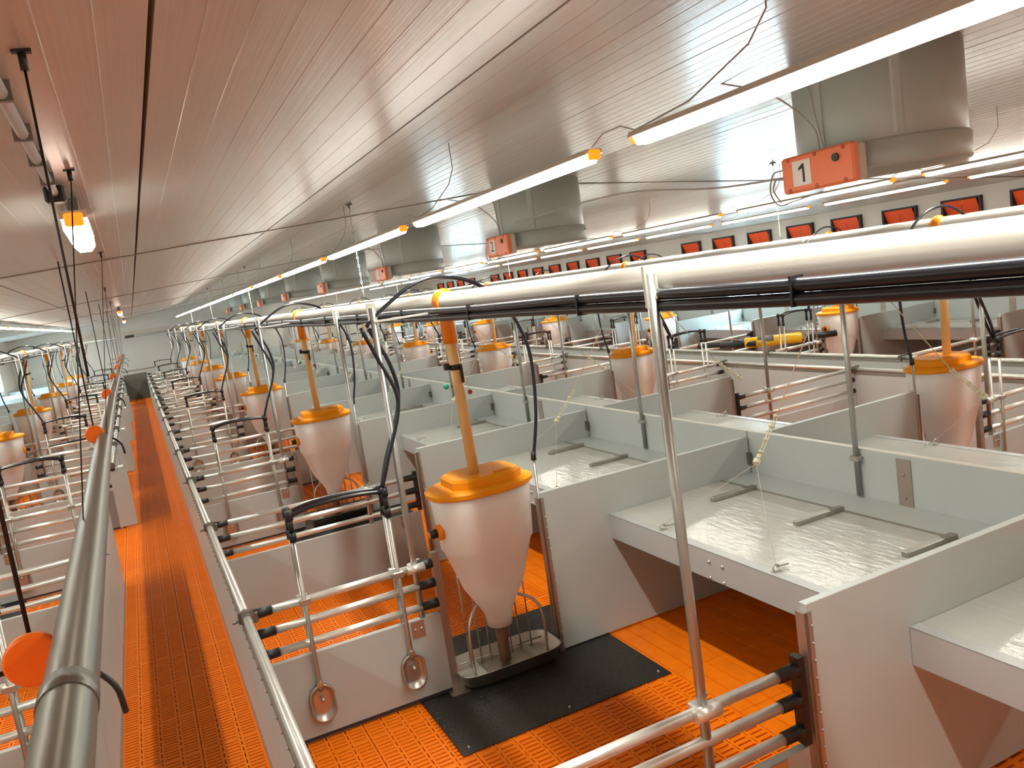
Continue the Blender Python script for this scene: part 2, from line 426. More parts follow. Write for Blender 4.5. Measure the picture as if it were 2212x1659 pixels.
def kennel(row, k, idx):
    """cover between divider k and k+1"""
    s = ROWS[row][0]; base = XK; L = PITCH
    y0, y1 = .02, L-.02
    def front():
        return B().box(.05, 3.32-base, y0, y1, ZK-.012, ZK-.002).mesh('front_panel', LID, s)
    def back():
        return B().box(3.322-base, XC-.02-base, y0, y1, ZK-.016, ZK-.004).mesh('back_panel', PVC, s)
    def fascia():
        b = B(); b.box(0, .012, y0, y1, ZKB, ZK); b.box(0, .055, y0, y1, ZK-.004, ZK+.001)
        b.box(.008, .04, y0, y1, ZKB, ZKB+.004); return b.mesh('fascia', GALVF, s)
    def rib(yy):
        return B().box(2.99-base, 3.33-base, yy-.02, yy+.02, ZK-.002, ZK+.025, .003).mesh('rib', GALVD, s)
    def bolt(yy, z): return B().sphere((-.002, yy, z), .010, 8, 4).mesh('bolt', STEEL, s)
    def ring(yy):
        b = B(); b.tube([(.04+.018*math.cos(t*PI/4), yy, ZK+.02+.018*math.sin(t*PI/4)) for t in range(9)], .004, 6)
        b.box(.02, .06, yy-.012, yy+.012, ZK, ZK+.006)
        b.tube([(.055, yy+.01, ZK+.02), (.09, yy+.02, ZK+.012), (.13, yy+.015, ZK+.012)], .005, 5)
        return b.mesh('ring', STEEL, s)
    def hinge():
        return B().box(3.312-base, 3.332-base, y0, y1, ZK-.004, ZK+.002).mesh('hinge_strip', GALVD, s)
    def batten():
        return B().box(.10, .14, y0, y1, ZK-.05, ZK-.013).box(2.9-base, 2.94-base, y0, y1, ZK-.05, ZK-.013).mesh('under_batten', GALVD, s)
    sp = [('front_panel', cached(('kf', s), front)), ('back_panel', cached(('kb', s), back)),
          ('fascia', cached(('kfa', s), fascia), [('bolt', cached(('kbo', s, yy, z), lambda yy=yy, z=z: bolt(yy, z))) for yy in (1.07, 1.175) for z in (.615, .70)]),
          ('hinge_strip', cached(('kh', s), hinge)), ('under_batten', cached(('kba', s), batten))]
    for yy in (.45, 1.13, 1.82): sp.append(('rib', cached(('kr', s, yy), lambda yy=yy: rib(yy))))
    for yy in (.73, 1.62): sp.append(('lifting_ring', cached(('kri', s, yy), lambda yy=yy: ring(yy))))
    thing('kennel_cover', lab('flat shiny grey kennel cover between partitions', idx, row), 'cover', (mx(row, base), Y(k), 0), sp, 'kennel covers in the '+ROWS[row][2])
GALVF = mat('grey_fascia_sheet', (.50, .52, .53), .33, .25, var=.05)
def aisle_wall(row, k, idx, y0=None, y1=None, name_extra=''):
    """board wall along the aisle from divider k to k+1"""
    s = ROWS[row][0]; base = XA; y0 = .03 if y0 is None else y0; y1 = PITCH-.03 if y1 is None else y1
    kk = (round(y0, 2), round(y1, 2))
    def panel(): return B().box(-.030, .004, y0-.028, y1+.028, .015, .725).mesh('panel', PVC, s)
    def top(): return B().tube([(-.005, y0, .770), (-.005, y1, .770)], .022, 12).mesh('top_tube', GALV, s)
    def cap():
        b = B().box(-.033, .007, y0-.02, y1+.02, .715, .748); return b.mesh('u_profile', GALVD, s)
    def base_strip():
        b = B().box(-.036, -.030, y0-.028, y1+.028, .0, .05).box(.004, .008, y0-.028, y1+.028, 0, .05)
        n = int((y1-y0)/.13)
        for i in range(n): b.sphere((-.037, y0+.1+i*.13, .735), .006, 5, 4)
        return b.mesh('base_strip', EDGE, s)
    def clamp():
        b = B(); b.tube([(-.005, -.045, .770), (-.005, .045, .770)], .029, 12)
        b.box(-.045, .035, -.010, .010, .742, .800); b.box(.01, .05, -.03, .03, .735, .79, .004)
        b.tube([(-.03, 0, .76), (-.075, 0, .755)], .007, 6); b.box(-.03, .03, -.04, -.028, .74, .812)
        return b.mesh('clamp', GALVC, s)
    sp = [('panel', cached(('ap', s, kk), panel)), ('top_tube', cached(('at', s, kk), top)), ('u_profile', cached(('ac', s, kk), cap)),
          ('base_strip', cached(('ab', s, kk), base_strip)), ('clamp', cached(('acl', s), clamp))]
    thing('aisle_wall_panel', lab('low grey aisle board with round top rail', idx, row), 'partition', (mx(row, base), Y(k), 0), sp, 'aisle boards of the '+ROWS[row][2])
GALVC = mat('steel_clamp', (.22, .22, .20), .4, .8)
def post(row, k, idx):
    s = ROWS[row][0]; x = 1.475 if k % 2 == 0 else 1.174
    sp = [('tube', cached(('pt', s), lambda: B().tube([(0, 0, 0), (0, 0, 2.225)], .0175, 12).mesh('tube', POSTM, s))),
          ('rail_clamp', cached(('pc', s), lambda: B().box(-.032, .032, -.03, .045, .748, .792, .006).tube([(-.05, -.02, .77), (.05, -.02, .77)], .026, 8).tube([(0, .03, .80), (.045, .03, .80)], .006, 6).mesh('rail_clamp', GALV, s))),
          ('top_bracket', cached(('ptb', s, k % 2), lambda: B().box(-.024, .024, -.006, .006, 2.12, 2.25).box(0, (XF-x), -.02, .02, ZP-.055, ZP-.045).mesh('top_bracket', GALV, s)))]
    thing('support_post', lab('thin galvanised post holding up feed pipe', idx, row), 'post', (mx(row, x), Y(k), 0), sp, 'posts of the '+ROWS[row][2])
def drinker_set(row, k, idx):
    """two drop pipes per side with oval bowls and black manifold"""
    s = ROWS[row][0]; sp = []; base = .81
    for xi in (.555, 1.066):
        for sd in (-1, 1):
            def dp(xi=xi, sd=sd):
                b = B(); b.tube([(xi-base, sd*.042, 1.14), (xi-base, sd*.042, .30), (xi-base, sd*.03, .275)], .0115, 8)
                b.box(xi-base-.03, xi-base+.03, sd*.042-.014, sd*.042+.014, .755, .79, .004); b.box(xi-base-.016, xi-base+.016, sd*.042-.016, sd*.042+.016, .31, .33)
                return b.mesh('drop_pipe', STEEL, s)
            def bowl(xi=xi, sd=sd):
                b = B(); n = 20; hx, hz, cz = .066, .104, .207
                def el(fx, fz, y):
                    out = []
                    for i in range(n):
                        a = 2*PI*i/n; c, t = math.cos(a), math.sin(a); zz = fz*t*hx*1.0 + (hz-hx)*(1 if t > 0 else -1)*(fz if fz < 1 else 1)
                        out.append((xi-base+fx*hx*c, y, cz+zz))
                    return out if sd < 0 else list(reversed(out))
                y0 = sd*.019; 
                b.loft([el(1, 1, y0), el(1.03, 1.03, sd*.045), el(1.0, 1.0, sd*.051), el(.90, .90, sd*.049), el(.84, .84, sd*.030), el(.6, .6, sd*.022)], True, True)
                return b.mesh('bowl', STEEL, s)
            def nip(xi=xi, sd=sd): return B().tube([(xi-base, sd*.02, .235), (xi-base, sd*.055, .230)], .010, 8).sphere((xi-base, sd*.055, .23), .012, 8, 5).mesh('nipple', STEEL, s)
            sp.append(('drop_pipe', cached(('dp', s, xi, sd), dp)))
            sp.append(('bowl', cached(('bo', s, xi, sd), bowl), [('nipple', cached(('ni', s, xi, sd), nip))]))
    def manifold():
        b = B()
        for sd in (-1, 1):
            b.tube(spline([(.555-base, sd*.042, 1.235), (.70-base, sd*.042, 1.262), (.90-base, sd*.042, 1.262), (1.066-base, sd*.042, 1.245)], 4), .011, 8)
        return b.mesh('cross_hose', HOSE, s)
    def tees():
        b = B()
        for xi in (.555, 1.066):
            for sd in (-1, 1):
                b.tube([(xi-base, sd*.042, 1.10), (xi-base, sd*.042, 1.15)], .019, 8); b.tube([(xi-base, sd*.042, 1.15), (xi-base, sd*.042, 1.22)], .014, 8)
                b.tube([(xi-base, sd*.042, 1.215), (xi-base, sd*.042, 1.265)], .020, 8)
            b.tube([(xi-base, -.042, 1.24), (xi-base, .042, 1.24)], .012, 8)
        return b.mesh('tee_fitting', BLACK, s)
    sp.append(('cross_hose', cached(('man', s), manifold))); sp.append(('tee_fitting', cached(('tee', s), tees)))
    def feedh():
        b = B()
        b.tube(spline([(1.144-base, .01, 2.12), (1.235-base, .02, 1.90), (1.245-base, .02, 1.70), (1.13-base, .02, 1.42), (1.066-base, 0, 1.25)], 6), .0115, 8)
        b.tube(spline([(1.10-base, .0, 2.13), (1.17-base, -.01, 1.93), (1.235-base, -.01, 1.70), (1.12-base, -.02, 1.40), (1.066-base, -.02, 1.26)], 6), .0115, 8)
        return b.mesh('supply_hose', HOSE, s)
    sp.append(('supply_hose', cached(('fh', s), feedh)))
    thing('drinker_set', lab('black hoses and oval steel bowls on gate', idx, row), 'drinker', (mx(row, base), Y(k), 0), sp, 'drinker sets of the '+ROWS[row][2])
def hose_arc(row, k, idx):
    s = ROWS[row][0]; base = XF
    def h():
        return B().tube(spline([(1.13-base, .0, 2.13), (1.22-base, .0, 2.20), (1.42-base, 0, 2.315), (1.60-base, 0, 2.335), (1.80-base, 0, 2.27), (1.97-base, 0, 2.10), (2.065-base, 0, 1.85), (2.055-base, 0, 1.5), (1.995-base, 0, 1.21)], 6), .0105, 8).mesh('hose', HOSE, s)
    def p(): return B().tube([(1.995-base, 0, 1.22), (1.975-base, 0, .12)], .009, 8).mesh('drop_pipe', STEEL, s)
    def f(): return B().tube([(1.998-base, 0, 1.25), (1.994-base, 0, 1.20)], .017, 8).mesh('fitting', BLACK, s)
    thing('trough_water_line', lab('black hose arching over the feed pipe', idx, row), 'hose', (mx(row, base), Y(k), 0),
          [('hose', cached(('ha', s), h)), ('drop_pipe', cached(('hp', s), p)), ('fitting', cached(('hf', s), f))], 'water lines of the '+ROWS[row][2])

def superell(cx, cy, hx, hy, z, e=2.6, n=28):
    out = []
    for i in range(n):
        a = 2*PI*i/n; c, t = math.cos(a), math.sin(a)
        out.append((cx+hx*math.copysign(abs(c)**(2/e), c), cy+hy*math.copysign(abs(t)**(2/e), t), z))
    return out
def feeder(row, k, idx):
    s = ROWS[row][0]; cx = .045; cy = .02   # body centre against the drop tube
    def body():
        b = B()
        r = [superell(cx, cy, .292, .208, 1.130, 2.6), superell(cx, cy, .284, .200, 1.0, 2.6), superell(cx, cy, .270, .188, .80, 2.6), superell(cx, cy, .258, .180, .785, 2.5),
             superell(cx, cy, .18, .13, .54, 2.3), superell(cx, cy, .085, .082, .375, 2), superell(cx, cy, .078, .078, .34, 2), superell(cx, cy, .074, .074, .29, 2)]
        b.loft(list(reversed(r)), True); return b.mesh('hopper', BODY, s)
    def lid():
        b = B()
        b.loft([superell(cx, cy, .308, .222, 1.115, 2.3), superell(cx, cy, .318, .230, 1.125, 2.3), superell(cx, cy, .318, .230, 1.145, 2.3), superell(cx, cy, .290, .208, 1.158, 2.4)], False)
        return b.mesh('lid', LIDO, s)
    def lidtop():
        b = B()
        o = [(-.19, -.09), (-.12, -.155), (.16, -.155), (.235, -.09), (.235, .11), (.16, .17), (-.12, .17), (-.19, .11)]
        def sc(f, z): return [(cx+x*f, cy+y*f, z) for x, y in o]
        b.loft([sc(1, 1.155), sc(.99, 1.197), sc(.93, 1.212)], False)
        b.box(cx+.06, cx+.16, cy-.11, cy-.09, 1.209, 1.218)
        return b.mesh('filling_hatch', LIDO, s)
    def tube(): return B().tube([(0, 0, 2.13), (.02, 0, 1.19)], .031, 16).mesh('drop_tube', TUBE, s)
    def outlet():
        b = B(); b.tube([(0, 0, 2.185), (0, 0, 1.965)], [.042, .040], 16)
        return b.mesh('outlet', CLIP, s)
    def ball():
        b = B(); b.tube([(0, -.045, ZP), (0, .045, ZP)], [.060, .060], 16); b.sphere((0, 0, ZP+.008), .067, 14, 8); b.box(-.055, -.035, -.05, .05, ZP-.035, ZP-.015)
        return b.mesh('pipe_saddle', CLIP, s)
    def strap():
        b = B(); b.tube([(.008, 0, 1.815), (.008, 0, 1.845)], .036, 16); b.box(.02, .032, -.045, -.030, 1.74, 1.84); b.box(-.06, -.03, -.015, .015, 1.82, 1.86, .004)
        return b.mesh('strap', BLACK, s)
    def slide():
        b = B(); b.tube([(-.05, -.035, 1.86), (-.055, -.06, 1.96)], .003, 5); b.tube([(.05, -.03, 1.80), (.055, -.035, 1.69)], .0015, 5); return b.mesh('slide_cord', CORD, s)
    def neck():
        b = B(); b.lathe([(.035, .06), (.036, .30)], cx, cy, 14); return b.mesh('neck', STEELB, s)
    def trough():
        b = B(); zr = .105; hx, hy = .325, .165
        o = lambda f, g, z, e=5: superell(cx, cy-.01, hx*f, hy*g, z, e, 32)
        b.loft([o(.90, .86, .03), o(1., 1., zr), o(1.015, 1.03, zr+.004), o(.985, .965, zr+.003), o(.88, .82, .045)], True)
        return b.mesh('trough', STEEL, s)
    def dividers():
        b = B()
        for x in (-.165, .165): b.loft([[(cx+x-.03, cy-.145, .046), (cx+x+.03, cy-.145, .046), (cx+x, cy-.145, .082)], [(cx+x-.03, cy+.12, .046), (cx+x+.03, cy+.12, .046), (cx+x, cy+.12, .082)]], False)
        return b.mesh('trough_divider', STEEL, s)
    def hoop(sg):
        b = B(); x = cx+sg*.235
        b.tube(spline([(x, cy-.10, .07), (x, cy-.10, .30), (x-sg*.03, cy-.07, .395), (x-sg*.10, cy-.01, .435), (cx+sg*.10, cy+.0, .44)], 5), .009, 8)
        b.tube(spline([(cx+sg*.085, cy, .44), (cx+sg*.11, cy, .50), (cx+sg*.25, cy+.02, .80)], 4), .007, 8)
        return b.mesh('hoop', STEEL, s)
    def grille():
        b = B()
        for x in (-.20, -.13, -.07, .07, .13, .20):
            b.tube([(cx+x, cy+.05, .06), (cx+x, cy+.05, .72-abs(x)*.3)], .0045, 6)
        b.tube([(cx-.27, cy+.05, .10), (cx+.27, cy+.05, .10)], .005, 6)
        return b.mesh('grille_rod', STEEL, s)
    def knob():
        b = B(); b.tube([(cx-.270, cy-.03, .93), (cx-.305, cy-.03, .93)], .045, 14); b.tube([(cx-.305, cy-.03, .93), (cx-.352, cy-.03, .93)], .022, 10); return b.mesh('side_knob', CLIP, s)
    def knobb():
        b = B(); b.tube([(cx-.306, cy-.03, .93), (cx-.35, cy-.03, .93)], .026, 10); return b.mesh('knob_cap', BLACK, s)
    def gball(): return B().sphere((-.075, -.03, 1.735), .016, 10, 6).mesh('cord_ball', GREEN, s)
    def rball(): return B().sphere((.058, -.035, 1.68), .014, 10, 6).mesh('cord_ball', RED, s)
    c = lambda n, fn: cached(('fe', n, s), fn)
    sp = [('hopper', c('b', body)), ('lid', c('l', lid), [('filling_hatch', c('lt', lidtop))]), ('drop_tube', c('t', tube), [('strap', c('st', strap))]),
          ('pipe_saddle', c('ba', ball), [('outlet', c('o', outlet))]), ('slide_cord', c('sl', slide)),
          ('cord_ball', c('gb', gball), [], 'green cord ball'), ('cord_ball', c('rb', rball), [], 'red cord ball'),
          ('neck', c('n', neck)), ('trough', c('tr', trough), [('trough_divider', c('td', dividers))]),
          ('hoop', c('h1', lambda: hoop(1))), ('hoop', c('h2', lambda: hoop(-1))), ('grille_rod', c('g', grille)),
          ('side_knob', c('k', knob), [('knob_cap', c('kc', knobb))])]
    thing('pig_feeder', lab('white hopper feeder with orange lid', idx, row), 'feeder', (mx(row, XF), Y(k), 0), sp, 'feeders of the '+ROWS[row][2])
STEELB = mat('worn_feeder_neck', (.25, .16, .10), .4, .5)
def mat_plate(row, k, idx):
    s = ROWS[row][0]
    def m():
        b = B().box(-.51, .74, -.66, .66, .0005, .008, .002)
        return b.mesh('plate', RUBBER, s)
    def studs():
        b = B()
        for i in range(24):
            for j in range(26):
                x = -.49+i*.0515+(j % 2)*.02; y = -.64+j*.050
                if abs(y) < .19 and -.35 < x < .40: continue
                b.loft([[(x-.009, y-.006, .008), (x+.009, y-.003, .008), (x+.009, y+.004, .008), (x-.009, y+.003, .008)], [(x-.004, y-.002, .0105), (x+.004, y-.001, .0105), (x+.004, y+.002, .0105), (x-.004, y+.001, .0105)]], False)
        return b.mesh('stud', RUBBER, s)
    def screws_(): 
        b = B()
        for x in (-.46, .12, .69):
            for y in (-.61, .61): b.sphere((x, y, .009), .009, 6, 4)
        return b.mesh('plate_screw', STEEL, s)
    sd = ('stud_pattern', cached(('mps', s), studs), [], '', 'stuff')
    e = thing('rubber_floor_plate', lab('black studded floor plate under a feeder', idx, row), 'floor plate', (mx(row, XF), Y(k), 0),
          [('plate', cached(('mp', s), m)), sd, ('plate_screw', cached(('mpc', s), screws_))], 'feeder plates of the '+ROWS[row][2])

def build_row(row, kmin, kmax, kf_min=None):
    kf_min = kmin if kf_min is None else kf_min
    gi = {0: 0, 1: 0}; n = 0; fi = 0
    for k in range(kmin, kmax+1):
        if k < kmax:
            if not (row == 'L1'): aisle_wall(row, k, k-kmin)
            kennel(row, k, k-kmin+(1 if row == 'R1' else 0))
        gate(row, k, gi[k % 2]*2); gi[k % 2] += 1
        partition(row, k, k-kmin); post(row, k, k-kmin)
        if k % 2 == 1:
            drinker_set(row, k, fi); hose_arc(row, k, fi)
            feeder(row, k, fi); mat_plate(row, k, fi); fi += 1
kennel('R1', -1, 0)
build_row('R1', 0, KMAX)
build_row('R2', 0, KMAX)
build_row('R3', 1, KMAX)
build_row('L1', 0, KMAX)
# left side of the aisle: closed boards near the camera, single boards standing out beyond
for i, k in enumerate((-1, 0, 1)): aisle_wall('L1', k, i)
aisle_wall('L1', 2, 3, .03, 1.75)
def open_board(k, i):
    sp = [('panel', cached('obp', lambda: B().box(0, .30, -.0175, .0175, .02, .70, .002).mesh('panel', PVC))),
          ('rail', cached('obr', lambda: B().tube([(-.30, .02, .735), (.27, .02, .735)], .02, 10).mesh('rail', GALV))),
          ('end_socket', cached('obs', lambda: B().tube([(.10, .02, .735), (.18, .02, .735)], .026, 10).tube([(-.02, .02, .62), (.05, .02, .62)], .024, 10).mesh('end_socket', BLACK)))]
    thing('swing_gate_board', 'short grey gate board standing out into the aisle, %s' % pos_word(i, 'of them'), 'gate', (-.64, Y(k), 0), sp, 'gate boards standing out into the aisle')
for i, k in enumerate((4, 6, 8, 10)):
    open_board(k, i)
for i, k in enumerate(range(4, KMAX)):
    aisle_wall('L1', k, 4+i, .06, PITCH-.35)

# ------------------------------------------------------------------ dividing wall and the outer boards behind the kennels
def divide(xw, rows, label, name, k0, posts=True):
    root = ob(name, None, loc=(xw, Y(k0), 0)); tag(root, label, 'partition')
    pm = cached(('dwp', 0), lambda: B().box(-.0175, .0175, .004, PITCH-.004, .01, ZCW, .002).mesh('panel', PVC))
    cs = cached(('dwc', 0), lambda: B().box(-.024, .024, -.045, .045, .02, ZCW-.02).sphere((-.026, 0, .93), .009, 6, 4).sphere((-.026, 0, .80), .009, 6, 4).mesh('cover_strip', EDGE))
    tp = cached(('dwt', 0), lambda: B().box(-.0185, .0185, .0, PITCH, ZCW, ZCW+.004).mesh('top_edge', WHITEE))
    for k in range(k0, KMAX):
        ob('panel', pm, root, (0, Y(k)-Y(k0), 0)); ob('top_edge', tp, root, (0, Y(k)-Y(k0), 0))
        ob('cover_strip', cs, root, (0, Y(k)-Y(k0)+.92, 0))
    return root
WHITEE = mat('bright_panel_edge', (.62, .62, .55), .4)
divide(XC, None, 'long grey dividing wall between two pen rows, kennel covers on both sides', 'dividing_wall', 0)
divide(WR-.0025, None, 'long grey board against the inlet wall behind its kennel covers', 'dividing_wall', 0)
divide(WL+.0025, None, 'long grey board against the left wall behind the kennel covers', 'dividing_wall', 0)
# centre posts with pulleys, cords lifting the kennel covers
def centre_post(k, idx):
    y = Y(k)+1.22
    sp = [('tube', cached('cpt', lambda: B().tube([(-.035, 0, .765), (-.035, 0, 2.14)], .016, 10).mesh('tube', POSTM))),
          ('clamp', cached('cpc', lambda: B().box(-.062, -.018, -.03, .03, .97, 1.0, .004).tube([(-.07, -.03, .985), (-.01, -.03, .985)], .006, 6).mesh('clamp', STEEL))),
          ('pulley', cached('cpp', lambda: B().tube([(-.055, 0, 2.12), (-.015, 0, 2.12)], .030, 12).mesh('pulley', BLACK)))]
    thing('lifting_post', 'slim steel post on the dividing wall, %s' % pos_word(idx, 'of the line'), 'post', (XC, y, 0), sp, 'lifting posts on the dividing wall')
def lift_cord(row, k, idx):
    s = ROWS[row][0]; y = Y(k)+1.22
    def cord():
        return B().tube([(XC-.04, 0, 2.14), (2.93, -.10, 1.37)], .0032, 5).mesh('cord', CORD, s)
    def spring():
        b = B(); p, q = Vector((2.93, -.10, 1.37)), Vector((2.72, -.15, 1.17)); d = (q-p)
        for a in (0, 1, 2, 3):
            o = Vector((0, math.cos(a*PI/2)*.012, math.sin(a*PI/2)*.012))
            b.tube([p+o, p+d*.75+o], .0022, 5)
        for t in (0, .22, .5, .75): b.tube([p+d*t, p+d*(t+.03)], .016, 8)
        b.tube([p+d*.82, p+d*.90], .013, 8); b.tube([p+d*.92, p+d*1.0], .020, 8)
        return b.mesh('spring_tensioner', BEAD, s)
    def strings():
        b = B(); n_ = (2.72, -.15, 1.17)
        b.tube([n_, (2.48, .40, ZK+.03)], .0012, 4); b.tube([n_, (2.48, -.49, ZK+.03)], .0012, 4)
        return b.mesh('string', CORD, s)
    def shift(fn):
        return fn
    e = thing('lifting_cable', lab('pale slanting cord with spring tensioner', idx, row), 'cord', (mx(row, 0), y, 0),
          [('cord', cached(('lc', s), cord)), ('spring_tensioner', cached(('lsp', s), spring)), ('string', cached(('lst', s), strings))], 'lifting cords of the '+ROWS[row][2])
for i, k in enumerate(range(0, KMAX)):
    centre_post(k, i); lift_cord('R1', k, i); lift_cord('R2', k, i)

# ------------------------------------------------------------------ long pipes above the rows
def long_pipes(row, y0):
    s = ROWS[row][0]; d = ROWS[row][2]; x = mx(row, XF)
    L0, L1 = y0, 31.9
    parts = [('pipe', B().tube([(0, L0, ZP), (0, L1, ZP)], .051, 20).mesh('pipe', PIPE), [('coupling', B().tube([(0, Y(2)-.9, ZP), (0, Y(2)-.82, ZP)], .055, 20).tube([(0, Y(5), ZP), (0, Y(5)+.08, ZP)], .055, 20).mesh('coupling', GALV))])]
    e = thing('feed_pipe', 'thick grey feed pipe running overhead, %s' % RP[row], 'pipe', (x, 0, 0), parts)
    b = B(); n = 0; y = L0
    P1 = []; P2 = []
    while y < 31.5:
        P1.append((mx(row, 1.500), y, 2.158+.003*math.sin(y*3))); P2.append((mx(row, 1.497), y, 2.122+.003*math.sin(y*2.3+1))); y += .35
    w1 = B().tube(P1, .019, 10).mesh('water_pipe', HOSE); w2 = B().tube(P2, .018, 10).mesh('water_pipe', HOSE)
    t = B(); yy = L0+.4
    while yy < 30:
        t.box(mx(row, 1.4985)-.021, mx(row, 1.4985)+.021, yy, yy+.008, 2.102, 2.179); yy += 1.07
    r = ob('water_pipe_pair', None, loc=(0, 0, 0)); tag(r, 'two black water pipes strapped together under the feed pipe, %s' % RP[row], 'pipe')
    ob('water_pipe', w1, r); ob('water_pipe', w2, r); ob('cable_tie', t.mesh('cable_tie', BLACK), r)
    # rear grey pipe line carried with the feed pipe (R2 only shows pale electric conduit)
long_pipes('R1', -1.0); long_pipes('R2', 1.0); long_pipes('R3', 3.0); long_pipes('L1', .5)
thing('cross_pipe', 'feed pipe crossing the aisle above the dark board at the far end', 'pipe', (0, 31.9, ZP), [('pipe', B().tube([(mx('L1', XF), 0, 0), (mx('R1', XF), 0, 0)], .042, 14).mesh('pipe', PIPE)), ('coupling', B().tube([(-.2, 0, 0), (.1, 0, 0)], .047, 14).mesh('coupling', BLACK))])
tag(ob('end_board', B().box(-.50+.012, .268-.012, -.02, .02, .0, .90).mesh('end_board', GATEEND), loc=(0, 31.3, 0)), 'dark board closing the aisle at its far end', 'gate')

# winch tube over the left side of the aisle with orange pulley discs
e = thing('winch_tube', 'long steel tube running at head height down the left of the aisle', 'pipe', (-.245, 0, 1.60),
      [('tube', B().tube(spline([(.022, .35, 0), (.012, 1.5, 0), (-.012, 3.4, 0), (-.048, 5.5, -.03), (-.075, 9, -.03), (-.09, 13, -.02), (-.10, 31.0, 0)], 5), .052, 24).mesh('tube', TUBEM)), ('coupling', B().tube([(.009, 1.70, 0), (.008, 1.78, 0)], .055, 20).mesh('coupling', GALVC))])
for i, k in enumerate(range(0, KMAX, 2)):
    y = Y(k)
    sp = [('disc', cached('pd', lambda: B().tube([(0, -.012, 0), (0, -.007, 0), (0, .007, 0), (0, .012, 0)], [.055, .062, .062, .055], 28).mesh('disc', DISC))),
          ('rear_flange', cached('pdr', lambda: B().tube([(0, .013, 0), (0, .028, 0)], [.060, .056], 24).mesh('rear_flange', DISC))),
          ('cord', cached('pdc', lambda: B().tube([(0, .02, .05), (0, .02, ceil_z(-.345)-1.572)], .0055, 6).tube([(-.05, .02, -.02), (-.30, .05, -.03)], .006, 6).mesh('cord', BLACK))),
          ('hook_cord', cached('pdh', lambda: B().tube(spline([(.05, .02, -.03), (.11, -.03, -.05), (.155, -.05, -.10), (.165, -.05, -.17)], 4), .007, 6).mesh('hook_cord', BLACK)))]
    thing('pulley_disc', 'round orange pulley disc on the aisle tube, %s' % pos_word(i, 'of the line'), 'pulley', ((-.338, -.355, -.375)[min(i, 2)], y, 1.572 if i == 0 else 1.618), sp, 'orange pulley discs over the aisle')
# hanging cords from the ceiling
for i, (x, y, z0) in enumerate(((-.09, 1.90, 1.66), (-.085, 3.20, 1.66), (-.08, 6.3, 1.66), (-.17, 10.7, 1.66), (-.2, 15., 1.66), (-.14, 19.3, 1.66), (-.22, 23.6, 1.66))):
    zc = ceil_z(x)
    b = B().tube([(0, 0, zc-.04-z0), (-.004, 0, 2.20-z0) if i == 0 else (-.28-x, .05, 1.60-z0)], .003 if i == 0 else .0025, 6)
    thing('hanging_cable', 'dark cord hanging from ceiling hook over the aisle, %s' % pos_word(i, 'of the line'), 'cord', (x, y, z0),
          [('cord', b.mesh('cord', BLACK)), ('hook', B().tube([(0, 0, zc-z0), (0, 0, zc-.04-z0)], .008, 8).box(-.018, .018, -.009, .009, zc-.006-z0, zc-z0).mesh('hook', BLACK))], 'cords between ceiling and steel tube')

# chains carrying the feed pipes
def chain_mesh(L):
    b = B(); n = int(L/.03)
    for i in range(n):
        z = -i*.03; r = .008
        if i % 2: b.tube([(-r, 0, z), (0, 0, z+.016), (r, 0, z), (0, 0, z-.016), (-r, 0, z)], .0022, 4)
        else: b.tube([(0, -r, z), (0, 0, z+.016), (0, r, z), (0, 0, z-.016), (0, -r, z)], .0022, 4)
    return b.mesh('chain', GALV)
for row in ('R1', 'R2'):
    x = mx(row, XF); zc = ceil_z(x)
    cm = chain_mesh(zc-ZP-.06)
    for i, y in enumerate((5.93, 11.95, 18.0, 24.0)):
        thing('pipe_chain', lab('thin steel chain between ceiling and pipe', i, row), 'chain', (x, y, zc),
              [('chain', cm), ('hook', cached('chk', lambda: B().box(-.02, .02, -.02, .02, -.01, 0).tube([(0, 0, -.01), (0, 0, -.03)], .008, 6).mesh('hook', GALVC)))], 'chains of the '+ROWS[row][2])

# ------------------------------------------------------------------ lamps
def led_mesh(LL):
    d = B(); prof = [(-.032, -.001), (-.032, -.016), (-.020, -.032), (.020, -.032), (.032, -.016), (.032, -.001)]
    d.extr_y(list(reversed(prof)), .05, LL-.05)
    h = B().extr_y(list(reversed([(-.028, .014), (-.037, -.004), (-.033, -.005), (-.033, .0), (.033, .0), (.033, -.005), (.037, -.004), (.028, .014)])), .02, LL-.02)
    e0 = B().box(-.024, .024, .012, .052, -.024, .012, .006); e1 = B().box(-.024, .024, LL-.052, LL-.012, -.024, .012, .006)
    return d.mesh('diffuser', LEDM), h.mesh('housing', BOXG), e0.mesh('end_cap', LEDEND), e1.mesh('end_cap', LEDEND)
RPL = {'R1': 'in the line right of the aisle', 'R2': 'in the line beyond the chimneys', 'R3': 'in the line by the inlet wall', 'L1': 'in the line left of the aisle'}
rown = {'R1': 'above the row just right of the centre aisle', 'R2': 'above the row beyond the dividing wall', 'R3': 'closest to the inlet wall', 'L1': 'above the row left of the centre aisle'}
